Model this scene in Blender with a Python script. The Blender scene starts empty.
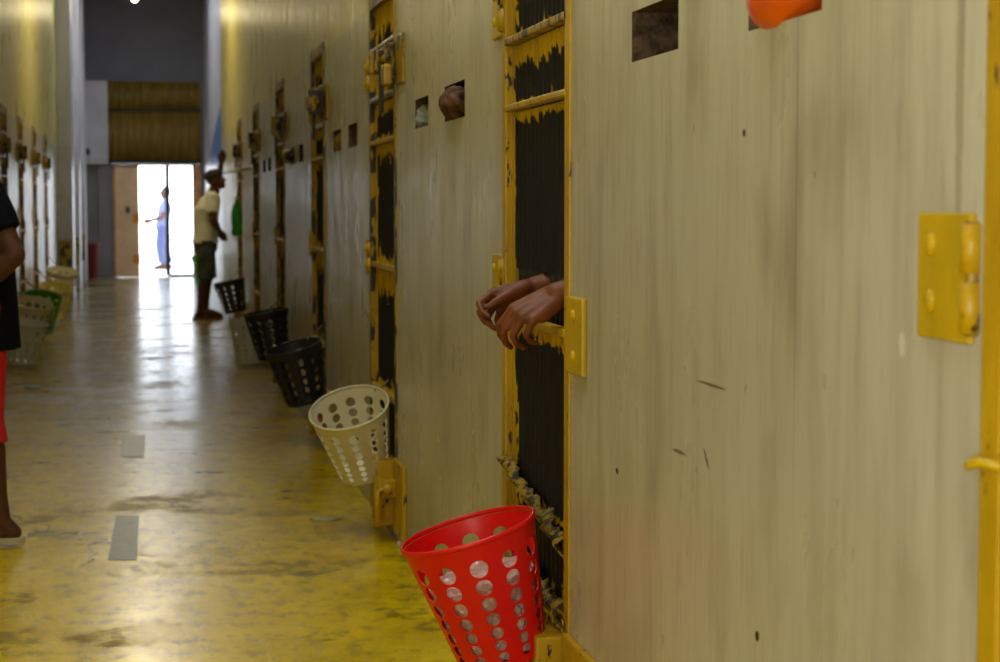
import bpy, bmesh, math, random
from mathutils import Vector, Matrix, noise as mnoise
random.seed(7)
S = bpy.context.scene
C = S.collection
V = Vector
pi = math.pi
F, HZ, DX, CH = 1900.0, 206.0, 0.929, 1.28      # focal length in pixels, horizon row, right wall distance, eye height
LX = -1.219                                     # left wall
TH = math.atan((331-HZ)/F); PS = math.atan((500-147)/F*math.cos(TH))
FW = V((math.sin(PS)*math.cos(TH), math.cos(PS)*math.cos(TH), -math.sin(TH)))
RT = V((math.cos(PS), -math.sin(PS), 0)); UP = RT.cross(FW)
def ray(x, y): return FW+RT*((x-500)/F)-UP*((y-331)/F)
def px(x, y, depth): return V((0, 0, CH))+ray(x, y)*depth
def on_x(x, y, X):
    r = ray(x, y); return V((0, 0, CH))+r*(X/r.x)
def on_floor(x, y, z=0):
    r = ray(x, y); return V((0, 0, CH))+r*((z-CH)/r.z)
def YR(d): return 1.017*d-.173                  # view depth -> distance along the right wall / left wall
def YL(d): return 1.017*d+.227

# ---------------------------------------------------------------- helpers
def lin(r, g, b):
    f = lambda c: (c/255/12.92) if c/255 <= .04045 else ((c/255+.055)/1.055)**2.4
    return (f(r), f(g), f(b), 1)

def obj(name, bm, mat=None, parent=None, smooth=False, mods=()):
    me = bpy.data.meshes.new(name)
    bmesh.ops.recalc_face_normals(bm, faces=bm.faces[:])
    if smooth:
        for f in bm.faces: f.smooth = True
    bm.to_mesh(me); bm.free()
    o = bpy.data.objects.new(name, me); C.objects.link(o)
    if mat:
        for m in (mat if isinstance(mat, (list, tuple)) else [mat]): me.materials.append(m)
    if parent is not None:
        o.parent = parent
        o.matrix_parent_inverse = parent.matrix_basis.inverted()
    return o

def empty(name, loc=(0, 0, 0)):
    o = bpy.data.objects.new(name, None); C.objects.link(o); o.location = loc
    o.empty_display_size = .1
    return o

def tag(o, label=None, cat=None, group=None, kind=None):
    if label: o['label'] = label
    if cat: o['category'] = cat
    if group: o['group'] = group
    if kind: o['kind'] = kind
    return o

def box(bm, lo, hi, bev=0, rot=None):
    lo, hi = V(lo), V(hi)
    m = Matrix.Translation((lo+hi)/2) @ (rot.to_4x4() if rot else Matrix.Identity(4)) @ Matrix.Diagonal(((hi-lo).x, (hi-lo).y, (hi-lo).z, 1))
    r = bmesh.ops.create_cube(bm, size=1, matrix=m)
    if bev:
        es = list({e for v in r['verts'] for e in v.link_edges})
        bmesh.ops.bevel(bm, geom=es, offset=bev, segments=2, affect='EDGES', profile=.6)

def frame_of(d):
    d = d.normalized()
    a = V((0, 0, 1)) if abs(d.z) < .9 else V((1, 0, 0))
    u = d.cross(a).normalized()
    return d, u, d.cross(u).normalized()

def rings(bm, rr, cap=True):
    vs = [[bm.verts.new(p) for p in ring] for ring in rr]
    n = len(vs[0])
    for a, b in zip(vs, vs[1:]):
        for i in range(n):
            bm.faces.new((a[i], a[(i+1) % n], b[(i+1) % n], b[i]))
    if cap:
        bm.faces.new(vs[0][::-1]); bm.faces.new(vs[-1])

def tube(bm, pts, r, n=10):
    pts = [V(p) for p in pts]
    rr = []
    u0 = None
    for i, p in enumerate(pts):
        d = (pts[min(i+1, len(pts)-1)] - pts[max(i-1, 0)]).normalized()
        if u0 is None: u = frame_of(d)[1]
        else: u = (u0 - d*u0.dot(d)).normalized()
        u0 = u; w = d.cross(u)
        R = r[i] if isinstance(r, (list, tuple)) else r
        rr.append([p + (u*math.cos(2*pi*k/n) + w*math.sin(2*pi*k/n))*R for k in range(n)])
    rings(bm, rr)

def capsule(bm, p0, p1, r0, r1, n=14, h=5):
    p0, p1 = V(p0), V(p1)
    d = p1-p0
    if d.length < 1e-6: d = V((0, 0, 1e-4))
    d, u, w = frame_of(d)
    rr = []
    prof = [(p0, r0, -pi/2+pi/2*k/h) for k in range(0, h+1)] + [(p1, r1, pi/2*k/h) for k in range(0, h+1)]
    for c, r, a in prof:
        q = max(math.cos(a), .02)*r
        o = c + d*math.sin(a)*r
        rr.append([o + (u*math.cos(2*pi*k/n)+w*math.sin(2*pi*k/n))*q for k in range(n)])
    rings(bm, rr)

def chain(bm, pts, rs):
    for i in range(len(pts)-1): capsule(bm, pts[i], pts[i+1], rs[i], rs[i+1])

def ellipsoid(bm, c, rad, rot=None, n=16):
    m = Matrix.Translation(V(c)) @ (rot.to_4x4() if rot else Matrix.Identity(4)) @ Matrix.Diagonal((rad[0], rad[1], rad[2], 1))
    bmesh.ops.create_uvsphere(bm, u_segments=n, v_segments=n-4, radius=1, matrix=m)

def remesh(o, vox, it=4, fac=.5):
    m = o.modifiers.new('remesh', 'REMESH'); m.mode = 'VOXEL'; m.voxel_size = vox; m.use_smooth_shade = True
    if it:
        s = o.modifiers.new('smooth', 'SMOOTH'); s.factor = fac; s.iterations = it
    return o

# ---------------------------------------------------------------- materials
def nodes(m):
    m.use_nodes = True
    nt = m.node_tree
    return nt, nt.nodes, nt.links, nt.nodes['Principled BSDF']

def N(nt, t, **kw):
    n = nt.nodes.new(t)
    for k, v in kw.items():
        if k.startswith('i_'): n.inputs[k[2:].replace('_', ' ')].default_value = v
        else: setattr(n, k, v)
    return n

def math_(nt, op, a, b=None, c=None):
    n = nt.nodes.new('ShaderNodeMath'); n.operation = op
    for i, x in enumerate((a, b, c)):
        if x is None: continue
        if isinstance(x, (int, float)): n.inputs[i].default_value = x
        else: nt.links.new(x, n.inputs[i])
    return n.outputs[0]

def smooth_(nt, x, a, b):
    n = nt.nodes.new('ShaderNodeMapRange'); n.interpolation_type = 'SMOOTHSTEP'
    nt.links.new(x, n.inputs['Value']); n.inputs['From Min'].default_value = a; n.inputs['From Max'].default_value = b
    return n.outputs['Result']

def mixc(nt, f, a, b):
    n = nt.nodes.new('ShaderNodeMix'); n.data_type = 'RGBA'
    if isinstance(f, (int, float)): n.inputs[0].default_value = f
    else: nt.links.new(f, n.inputs[0])
    for i, x in ((6, a), (7, b)):
        if isinstance(x, tuple): n.inputs[i].default_value = x
        else: nt.links.new(x, n.inputs[i])
    return n.outputs[2]

def noise_(nt, vec, scale, detail=4, rough=.55, dim='3D'):
    n = nt.nodes.new('ShaderNodeTexNoise'); n.inputs['Scale'].default_value = scale
    n.inputs['Detail'].default_value = detail; n.inputs['Roughness'].default_value = rough
    nt.links.new(vec, n.inputs['Vector'])
    return n.outputs['Fac']

def mapped(nt, scale=(1, 1, 1), loc=(0, 0, 0), src='Object', uv=None):
    if uv:
        t = nt.nodes.new('ShaderNodeUVMap'); t.uv_map = uv; out = t.outputs['UV']
    else:
        t = nt.nodes.new('ShaderNodeTexCoord'); out = t.outputs[src]
    m = nt.nodes.new('ShaderNodeMapping'); m.inputs['Scale'].default_value = scale; m.inputs['Location'].default_value = loc
    nt.links.new(out, m.inputs['Vector'])
    return m.outputs['Vector']

def bump_(nt, b, h, strength=.2, dist=.01):
    n = nt.nodes.new('ShaderNodeBump'); n.inputs['Strength'].default_value = strength; n.inputs['Distance'].default_value = dist
    nt.links.new(h, n.inputs['Height']); nt.links.new(n.outputs['Normal'], b.inputs['Normal'])

def simple(name, col, rough=.5, metal=0, var=.12, scale=12, spec=.5, bump=0, trans=0, sss=0, alpha=1):
    m = bpy.data.materials.new(name)
    nt, ns, ln, b = nodes(m)
    b.inputs['Roughness'].default_value = rough; b.inputs['Metallic'].default_value = metal
    b.inputs['Specular IOR Level'].default_value = spec
    v = mapped(nt)
    f = noise_(nt, v, scale)
    dark = tuple(c*(1-var) for c in col[:3])+(1,)
    lite = tuple(min(1, c*(1+var)) for c in col[:3])+(1,)
    ln.new(mixc(nt, smooth_(nt, f, .3, .7), dark, lite), b.inputs['Base Color'])
    if bump: bump_(nt, b, noise_(nt, v, scale*3), bump)
    if trans: b.inputs['Transmission Weight'].default_value = trans
    if alpha < 1: b.inputs['Alpha'].default_value = alpha
    if sss:
        b.inputs['Subsurface Weight'].default_value = sss; b.inputs['Subsurface Radius'].default_value = (.01, .004, .002); b.inputs['Subsurface Scale'].default_value = .3
    return m

def emit(name, col, s):
    m = bpy.data.materials.new(name)
    nt, ns, ln, b = nodes(m)
    b.inputs['Base Color'].default_value = col
    b.inputs['Emission Color'].default_value = col; b.inputs['Emission Strength'].default_value = s
    return m

def chipped(name, paint, under, amount=.36, scale=26, rough=.42, stretch=(1, 1, .45)):
    m = bpy.data.materials.new(name)
    nt, ns, ln, b = nodes(m)
    v = mapped(nt, stretch)
    f = noise_(nt, v, scale, 5, .6)
    k = smooth_(nt, f, amount, amount+.03)
    g = noise_(nt, v, 7, 3)
    p = mixc(nt, smooth_(nt, g, .35, .7), tuple(c*.78 for c in paint[:3])+(1,), paint)
    ln.new(mixc(nt, k, under, p), b.inputs['Base Color'])
    b.inputs['Roughness'].default_value = rough
    bump_(nt, b, k, .35, .003)
    return m

YEL = lin(200, 160, 4)
DRK = (.012, .011, .012, 1)
M = {}
M['yellow'] = chipped('chipped_yellow_paint', YEL, (.03, .02, .012, 1), .36)
M['yellow_old'] = chipped('worn_yellow_paint', lin(172, 138, 16), (.03, .02, .014, 1), .47, 16)
M['yellow_solid'] = chipped('thick_yellow_paint', lin(206, 170, 4), (.06, .03, .012, 1), .22, 18)
M['dark_steel'] = simple('dark_steel', (.016, .015, .016, 1), .45, .3)
M['torn'] = chipped('torn_painted_sheet', lin(160, 126, 16), (.035, .03, .012, 1), .47, 45, .6)
M['bare_steel'] = simple('bare_steel', (.35, .34, .32, 1), .35, .9)
M['brass'] = simple('brass', (.42, .27, .05, 1), .35, .8)
M['skin'] = simple('brown_skin', lin(116, 63, 34), .5, 0, .16, 30, .4, .06, 0, .1)
M['skin_dark'] = simple('dark_skin', lin(88, 52, 36), .5, 0, .15, 20, .4, 0, 0, .05)

def panel_mat(top, bot, left, right, amp=.1, seed=0, base=DRK):
    key = ('pm', top, bot, left, right, amp, seed)
    if key in M: return M[key]
    m = bpy.data.materials.new('dark_ribs_with_flaking_paint')
    nt, ns, ln, b = nodes(m)
    a = nt.nodes.new('ShaderNodeUVMap'); a.uv_map = 'lt'
    c = nt.nodes.new('ShaderNodeUVMap'); c.uv_map = 'rb'
    sa = nt.nodes.new('ShaderNodeSeparateXYZ'); sb = nt.nodes.new('ShaderNodeSeparateXYZ')
    ln.new(a.outputs['UV'], sa.inputs[0]); ln.new(c.outputs['UV'], sb.inputs[0])
    v = mapped(nt, (26, 9, 1), (seed*3.7, seed*1.3, 0), uv='lt')
    n1 = noise_(nt, v, 1, 5, .62)
    off = math_(nt, 'MULTIPLY', math_(nt, 'SUBTRACT', n1, .5), amp*2.4)
    d = math_(nt, 'SUBTRACT', sa.outputs[1], top)
    b.inputs['Specular IOR Level'].default_value = .25
    for o, t in ((sb.outputs[1], bot), (sa.outputs[0], left), (sb.outputs[0], right)):
        d = math_(nt, 'MINIMUM', d, math_(nt, 'SUBTRACT', o, t))
    k = smooth_(nt, math_(nt, 'ADD', d, off), -.006, .004)
    y = mixc(nt, smooth_(nt, noise_(nt, v, .6, 3), .3, .7), tuple(x*.7 for x in YEL[:3])+(1,), YEL)
    ln.new(mixc(nt, k, y, base), b.inputs['Base Color'])
    b.inputs['Roughness'].default_value = .5
    M[key] = m
    return m

# wall paint ------------------------------------------------------------
def wall_mat(name, low, high, dado=2.11, marks=(), seam=None, seed=0, rough=.28):
    m = bpy.data.materials.new(name)
    nt, ns, ln, b = nodes(m)
    tc = nt.nodes.new('ShaderNodeTexCoord'); sp = nt.nodes.new('ShaderNodeSeparateXYZ')
    ln.new(tc.outputs['Object'], sp.inputs[0])
    big = noise_(nt, mapped(nt, (1, 1, 1), (seed, 0, 0)), .9, 4)
    st = noise_(nt, mapped(nt, (1, 6, .6), (seed, 2, 0)), 2.0, 4, .55)
    st2 = noise_(nt, mapped(nt, (1, 22, 2.2), (seed, 5, 0)), 2.5, 4, .6)
    blot = noise_(nt, mapped(nt, (1, 1.8, 1.0), (seed, 9, 3)), 2.2, 4, .55)
    lo2 = tuple(c*f for c, f in zip(low[:3], (.70, .64, .50)))+(1,)
    col = mixc(nt, math_(nt, 'MULTIPLY', smooth_(nt, big, .35, .7), .35), low, lo2)
    col = mixc(nt, math_(nt, 'MULTIPLY', smooth_(nt, st, .42, .9), .5), col, lin(112, 92, 50))
    col = mixc(nt, math_(nt, 'MULTIPLY', smooth_(nt, st2, .45, .9), .35), col, lin(120, 104, 64))
    col = mixc(nt, math_(nt, 'MULTIPLY', smooth_(nt, blot, .48, .85), .6), col, lin(118, 98, 58))
    lines = noise_(nt, mapped(nt, (1, 90, .9), (seed, 1, 7)), 1.0, 2, .5)
    col = mixc(nt, math_(nt, 'MULTIPLY', smooth_(nt, lines, .7, .78), .12), col, lin(92, 80, 50))
    hi = mixc(nt, smooth_(nt, st, .4, .8), high, tuple(c*.8 for c in high[:3])+(1,))
    wob = math_(nt, 'ADD', sp.outputs[2], math_(nt, 'MULTIPLY', big, .03))
    col = mixc(nt, smooth_(nt, wob, dado, dado+.02), col, hi)
    dirt = smooth_(nt, math_(nt, 'ADD', sp.outputs[2], math_(nt, 'MULTIPLY', st, .5)), .62, .2)
    col = mixc(nt, math_(nt, 'MULTIPLY', dirt, .45), col, lin(110, 94, 52))
    if seam is not None:
        d = math_(nt, 'ABSOLUTE', math_(nt, 'SUBTRACT', sp.outputs[1], seam))
        k = math_(nt, 'MULTIPLY', smooth_(nt, d, .004, .001), smooth_(nt, st, .3, .6))
        col = mixc(nt, math_(nt, 'MULTIPLY', k, .45), col, lin(84, 76, 52))
    for (y, z, ry, rz, tilt, c, a) in marks:
        dy = math_(nt, 'SUBTRACT', sp.outputs[1], y)
        dz = math_(nt, 'SUBTRACT', sp.outputs[2], z)
        dy = math_(nt, 'ADD', dy, math_(nt, 'MULTIPLY', dz, tilt))
        e = math_(nt, 'ADD', math_(nt, 'POWER', math_(nt, 'ABSOLUTE', math_(nt, 'DIVIDE', dy, ry)), 2), math_(nt, 'POWER', math_(nt, 'ABSOLUTE', math_(nt, 'DIVIDE', dz, rz)), 2))
        e = math_(nt, 'ADD', e, math_(nt, 'MULTIPLY', math_(nt, 'SUBTRACT', noise_(nt, mapped(nt), 60, 3), .5), 1.2))
        col = mixc(nt, math_(nt, 'MULTIPLY', smooth_(nt, e, 1.1, .6), a), col, c)
    ln.new(col, b.inputs['Base Color'])
    rg = math_(nt, 'ADD', math_(nt, 'MULTIPLY', blot, .25), rough-.1)
    ln.new(rg, b.inputs['Roughness'])
    b.inputs['Specular IOR Level'].default_value = .4
    h = math_(nt, 'ADD', math_(nt, 'MULTIPLY', noise_(nt, mapped(nt, (1, 3, 1)), 4, 3), 1.0), math_(nt, 'MULTIPLY', blot, .6))
    bump_(nt, b, h, .12, .02)
    return m

def on_wall(x, y):            # photo position on the right wall -> (Y, z)
    p = on_x(x, y, DX)
    return p.y, p.z
dk = lin(28, 24, 18)
marks = []
for (x, y, ry, rz, t, c, a) in ((744, 133, .009, .0065, 0, dk, 1), (617, 471, .012, .008, 0, dk, 1), (757, 636, .010, .009, .2, dk, 1),
                                (706, 458, .007, .018, -.9, dk, .9), (711, 385, .09, .003, -.05, lin(90, 78, 50), .8),
                                (679, 452, .05, .004, .6, lin(100, 86, 56), .8), (902, 345, .012, .017, 0, lin(225, 222, 212), .7),
                                (484, 322, .02, .009, -.5, lin(80, 70, 40), .7), 
                                (960, 90, .012, .2, 0, lin(120, 100, 52), .4), 
                                (694, 128, .004, .008, 0, dk, .5), (815, 175, .003, .006, 0, dk, .7)):
    Y, z = on_wall(x, y); marks.append((Y, z, ry, rz, t, c, a))
M['wall_r'] = wall_mat('stained_beige_wall_paint', lin(201, 197, 177), lin(210, 200, 108), marks=marks, seam=on_wall(795, 330)[0])
M['wall_l'] = wall_mat('stained_pale_wall_paint', lin(190, 186, 160), lin(206, 198, 104), seed=4)
M['white_wall'] = wall_mat('pale_violet_wall_paint', lin(196, 196, 212), lin(196, 196, 216), seed=8)
M['grey_wall'] = simple('dark_grey_wall', lin(108, 107, 120), .6, 0, .08, 2)
M['mid_grey'] = simple('mid_grey_paint', lin(124, 124, 128), .5, 0, .1, 3)
M['concrete'] = simple('concrete', (.35, .34, .32, 1), .8, 0, .1, 3)
M['dark_room'] = simple('dark_room_paint', (.06, .06, .06, 1), .8)

M['reveal'] = simple('rough_brown_mortar', lin(92, 74, 58), .95, 0, .55, 40, .2, .6)
def floor_mat():
    m = bpy.data.materials.new('worn_yellow_floor_paint')
    nt, ns, ln, b = nodes(m)
    tc = nt.nodes.new('ShaderNodeTexCoord'); sp = nt.nodes.new('ShaderNodeSeparateXYZ'); ln.new(tc.outputs['Object'], sp.inputs[0])
    a = noise_(nt, mapped(nt, (1.6, .75, 1)), 2.2, 7, .68)
    w = noise_(nt, mapped(nt, (1.0, 1.3, 1), (3, 1, 0)), 1.1, 7, .7)
    fine = noise_(nt, mapped(nt, (3.2, 2.6, 1)), 4, 7, .72)
    y = mixc(nt, smooth_(nt, a, .3, .72), lin(236, 206, 0), lin(196, 166, 0))
    y = mixc(nt, math_(nt, 'MULTIPLY', smooth_(nt, fine, .48, .68), .7), y, lin(112, 98, 6))
    d1 = smooth_(nt, math_(nt, 'ADD', w, math_(nt, 'MULTIPLY', math_(nt, 'SUBTRACT', fine, .5), .35)), .54, .62)
    col = mixc(nt, math_(nt, 'MULTIPLY', d1, .62), y, lin(98, 86, 26))
    s = noise_(nt, mapped(nt, (1.1, 1.7, 1), (7, 3, 0)), 2.7, 7, .74)
    d2 = smooth_(nt, s, .595, .635)
    col = mixc(nt, math_(nt, 'MULTIPLY', d2, .8), col, lin(74, 66, 26))
    # wandering cracks
    vo = nt.nodes.new('ShaderNodeTexVoronoi'); vo.feature = 'DISTANCE_TO_EDGE'; vo.inputs['Scale'].default_value = .55
    wv = nt.nodes.new('ShaderNodeVectorMath'); wv.operation = 'ADD'
    nz = nt.nodes.new('ShaderNodeTexNoise'); nz.inputs['Scale'].default_value = 3; nz.inputs['Detail'].default_value = 5
    ln.new(mapped(nt), nz.inputs['Vector'])
    sc = nt.nodes.new('ShaderNodeVectorMath'); sc.operation = 'SCALE'; sc.inputs['Scale'].default_value = .5
    ln.new(nz.outputs['Color'], sc.inputs[0]); ln.new(mapped(nt, (1, .7, 1)), wv.inputs[0]); ln.new(sc.outputs[0], wv.inputs[1]); ln.new(wv.outputs[0], vo.inputs['Vector'])
    ck = math_(nt, 'MULTIPLY', smooth_(nt, vo.outputs['Distance'], .006, .002), smooth_(nt, noise_(nt, mapped(nt), .9, 2), .5, .6))
    col = mixc(nt, math_(nt, 'MULTIPLY', ck, .8), col, lin(60, 54, 16))
    # greyer colour towards the far gate imitates floor reflections and dimmer light
    far = smooth_(nt, math_(nt, 'ADD', sp.outputs[1], math_(nt, 'MULTIPLY', w, 7)), 13, 26)
    col = mixc(nt, math_(nt, 'MULTIPLY', far, .85), col, mixc(nt, a, lin(104, 97, 70), lin(74, 69, 50)))
    ln.new(col, b.inputs['Base Color'])
    r = math_(nt, 'ADD', math_(nt, 'MULTIPLY', a, .16), math_(nt, 'SUBTRACT', .185, math_(nt, 'MULTIPLY', smooth_(nt, sp.outputs[1], 7, 15), .055)))
    r = math_(nt, 'ADD', r, math_(nt, 'MULTIPLY', d1, .22))
    ln.new(r, b.inputs['Roughness'])
    b.inputs['Specular IOR Level'].default_value = .21
    hb = noise_(nt, mapped(nt, (.9, 3.0, 1)), 2.2, 3, .5)
    bump_(nt, b, hb, .16, .03)
    return m
M['floor'] = floor_mat()

# ---------------------------------------------------------------- right wall with its openings
doors_r = [(1.34, 2.14), (4.24, 5.04), (7.20, 8.05), (10.10, 10.90), (13.05, 13.86), (16.0, 16.8), (18.95, 19.75)]
doors_r = [(YR(a), YR(b)) for a, b in doors_r]
DTOP = 2.15
holes = [(2.675, 3.00, 1.553, 1.655), (3.393, 3.717, 1.558, 1.655), (5.66, 6.04, 1.545, 1.655), (6.39, 6.70, 1.55, 1.65),
         (8.55, 8.92, 1.55, 1.655), (9.26, 9.64, 1.55, 1.655), (11.48, 11.82, 1.55, 1.655), (12.18, 12.5, 1.55, 1.655), (14.45, 14.8, 1.55, 1.65), (15.1, 15.45, 1.55, 1.65)]
holes = [(YR(a), YR(b), c, d) for a, b, c, d in holes]
def wall_with_holes(name, x0, thick, sgn, y0, y1, z1, rects, mat):
    ys = sorted({y0, y1, *[r[0] for r in rects], *[r[1] for r in rects]})
    zs = sorted({0, z1, *[r[2] for r in rects], *[r[3] for r in rects]})
    bm = bmesh.new(); vv = {}
    def vt(y, z):
        if (y, z) not in vv: vv[(y, z)] = bm.verts.new((x0, y, z))
        return vv[(y, z)]
    for a, b in zip(ys, ys[1:]):
        for c, d in zip(zs, zs[1:]):
            my, mz = (a+b)/2, (c+d)/2
            if any(r[0] < my < r[1] and r[2] < mz < r[3] for r in rects): continue
            bm.faces.new((vt(a, c), vt(b, c), vt(b, d), vt(a, d)))
    g = bmesh.ops.extrude_face_region(bm, geom=bm.faces[:])
    for v in [e for e in g['geom'] if isinstance(e, bmesh.types.BMVert)]: v.co.x += sgn*thick
    bmesh.ops.recalc_face_normals(bm, faces=bm.faces[:])
    for f in bm.faces:
        c = f.calc_center_median()
        if abs(f.normal.x) < .5 and .01 < c.z < z1-.01 and y0+.01 < c.y < y1-.01 and any(r[2] > .9 for r in rects if r[0]-.01 < c.y < r[1]+.01 and r[2]-.01 < c.z < r[3]+.01): f.material_index = 1
    return tag(obj(name, bm, [mat, M['reveal']]), kind='structure')
CEIL = 5.2
RF = YR(23.9)
wall_with_holes('wall_right', DX, .2, 1, -6, RF, CEIL, [(a, b, 0, DTOP) for a, b in doors_r]+holes, M['wall_r'])
doors_l = [(16.2, 16.95), (18.4, 19.1), (20.7, 21.4), (23.0, 23.7)]
doors_l = [(YL(a), YL(b)) for a, b in doors_l]
PORT = (-2.4, -.6, .25, 2.7)       # side entrance that lets daylight in behind the camera
wall_with_holes('wall_left', LX, .2, -1, -6, 34.9, CEIL, [(a, b, 0, DTOP) for a, b in doors_l]+[PORT], M['wall_l'])

bm = bmesh.new(); box(bm, (-3.6, -6, -.12), (3.6, 34.9, 0)); tag(obj('floor', bm, M['floor']), kind='structure')
bm = bmesh.new()
SK = [(24.6, 32.6), (1.5, 6.5)]
xs = [-3.6, -.5, .5, 3.6]
edges = [-6, 1.5, 6.5, 26.5, 31.5, 35.4]
for i in range(len(edges)-1):
    for j in range(3):
        if j == 1 and i in (1, 3): continue
        box(bm, (xs[j], edges[i], CEIL), (xs[j+1], edges[i+1], CEIL+.15))
box(bm, (-.5, 1.4, CEIL+.35), (.5, 6.6, CEIL+.45))
tag(obj('ceiling', bm, M['concrete']), kind='structure')
bm = bmesh.new(); box(bm, (3.45, -6, 0), (3.6, 24.2, CEIL)); box(bm, (-3.6, .75, 0), (-3.45, 34.9, CEIL)); box(bm, (-3.45, .75, 0), (LX-.2, .9, CEIL))
tag(obj('wall_outer', bm, M['dark_room']), kind='structure')
bm = bmesh.new(); box(bm, (-3.6, -6.2, 0), (3.6, -6, CEIL)); tag(obj('wall_back', bm, M['wall_l']), kind='structure')
# cell partitions behind the right wall
for k, y in enumerate((2.2, 5.15, 8.3, 11.15, 14.1, 17.1, 20.1, 24.05)):
    bm = bmesh.new(); box(bm, (DX+.2, y, 0), (3.45, y+.12, CEIL)); tag(obj('wall_cell', bm, M['dark_room']), kind='structure')
for y in (18.4, 20.6, 22.9):
    bm = bmesh.new(); box(bm, (-3.45, y-.4, 0), (LX-.2, y-.28, CEIL)); tag(obj('wall_cell', bm, M['dark_room']), kind='structure')
# far, daylit stretch of the right wall
def far_wall_mat():
    m = M['white_wall'].copy(); nt = m.node_tree; b = nt.nodes['Principled BSDF']
    old = b.inputs['Base Color'].links[0].from_socket
    tc = nt.nodes.new('ShaderNodeTexCoord'); sp = nt.nodes.new('ShaderNodeSeparateXYZ'); nt.links.new(tc.outputs['Object'], sp.inputs[0])
    n = noise_(nt, mapped(nt), 3, 4)
    # a painted blue patch whose top rises in an arc
    top = math_(nt, 'SUBTRACT', 2.75, math_(nt, 'MULTIPLY', math_(nt, 'POWER', math_(nt, 'DIVIDE', math_(nt, 'SUBTRACT', sp.outputs[1], 24), 9), 2), .9))
    a = smooth_(nt, math_(nt, 'SUBTRACT', math_(nt, 'ADD', top, math_(nt, 'MULTIPLY', n, .1)), sp.outputs[2]), 0, .06)
    c = smooth_(nt, sp.outputs[2], 1.85, 1.95)
    nt.links.new(mixc(nt, math_(nt, 'MULTIPLY', a, c), old, lin(62, 110, 190)), b.inputs['Base Color'])
    return m
bm = bmesh.new(); box(bm, (1.03, RF, 0), (1.25, 34.9, CEIL)); tag(obj('wall_far', bm, far_wall_mat()), kind='structure')
# pilasters along the far left
bm_t = bmesh.new()
for k, (y, pr) in enumerate(((27.2, .2), (30.0, .2), (32.8, .2))):
    bm = bmesh.new(); box(bm, (LX, y, 0), (LX+pr, y+.7, CEIL-.01), .01)
    tag(obj('column_left', bm, M['white_wall']), kind='structure')
    bm = bmesh.new(); box(bm, (LX+.01, y-.012, .36), (LX+pr-.02, y-.001, .80)); tag(obj('trim_%d' % (k+1), bm, M['yellow_old']), kind='structure')
# end wall
EY = 34.9
bm = bmesh.new()
box(bm, (-1.44, EY, 3.50), (1.25, EY+.2, CEIL))                # dark grey upper wall
tag(obj('wall_end', bm, M['grey_wall']), kind='structure')
bm = bmesh.new()
box(bm, (-1.44, EY-.25, 2.03), (-.67, EY+.2, 3.50)); tag(obj('wall_partition', bm, M['white_wall']), kind='structure')
bm = bmesh.new()
box(bm, (-1.44, EY-.02, 0), (-.60, EY+.2, 2.03)); box(bm, (-.86, EY-.12, 0), (-.62, EY-.02, 2.03), .01)
box(bm, (.97, EY-.02, 0), (1.25, EY+.2, 3.5)); box(bm, (-.67, EY, 2.05), (.97, EY+.2, 3.5))
tag(obj('wall_end_lower', bm, M['mid_grey']), kind='structure')
bm = bmesh.new(); box(bm, (-1.24, EY-.7, CEIL-1.6), (-1.06, EY-.1, CEIL)); tag(obj('beam_end', bm, M['grey_wall']), kind='structure')
# outside yard
bm = bmesh.new(); box(bm, (-30, EY, -.12), (30, 90, -.005)); tag(obj('ground_outside', bm, simple('pale_yard_concrete', (.72, .70, .66, 1), .9, 0, .08, .5)), kind='structure')

# corrugated sheet over the gate
def corrugated(name, mat, x0, x1, z0, z1, y, pitch, amp, parent=None):
    bm = bmesh.new(); n = int((x1-x0)/pitch*6)
    fr, bk = [], []
    for i in range(n+1):
        x = x0+(x1-x0)*i/n; d = amp*math.sin(2*pi*(x-x0)/pitch)
        fr.append((bm.verts.new((x, y+d, z0)), bm.verts.new((x, y+d, z1)))); bk.append((bm.verts.new((x, y+d+.01, z0)), bm.verts.new((x, y+d+.01, z1))))
    for i in range(n):
        bm.faces.new((fr[i][0], fr[i+1][0], fr[i+1][1], fr[i][1])); bm.faces.new((bk[i][0], bk[i][1], bk[i+1][1], bk[i+1][0]))
        bm.faces.new((fr[i][0], bk[i][0], bk[i+1][0], fr[i+1][0])); bm.faces.new((fr[i][1], fr[i+1][1], bk[i+1][1], bk[i][1]))
    for k in (0, n):
        bm.faces.new((fr[k][0], fr[k][1], bk[k][1], bk[k][0]))
    return obj(name, bm, mat, parent, True)
sc = empty('corrugated_screen', (.15, EY-.1, 2.05))
tag(sc, 'yellow-brown corrugated metal sheeting across the passage above the bright far gateway', 'screen')
cm = chipped('stained_yellow_sheet', lin(146, 116, 36), lin(116, 90, 28), .48, 5, .5, (5, 1, .25))
corrugated('lower_sheet', cm, -.66, .96, 2.09, 2.98, EY-.12, .13, .018, sc)
corrugated('upper_sheet', cm, -.66, .96, 3.0, 3.5, EY-.09, .13, .018, sc)
bm = bmesh.new(); box(bm, (-.67, EY-.16, 2.03), (.97, EY-.04, 2.09)); obj('rail', bm, M['dark_steel'], sc)
bm = bmesh.new(); box(bm, (-.67, EY-.145, 2.96), (.97, EY-.1, 3.0)); obj('rail', bm, M['dark_steel'], sc)

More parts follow.
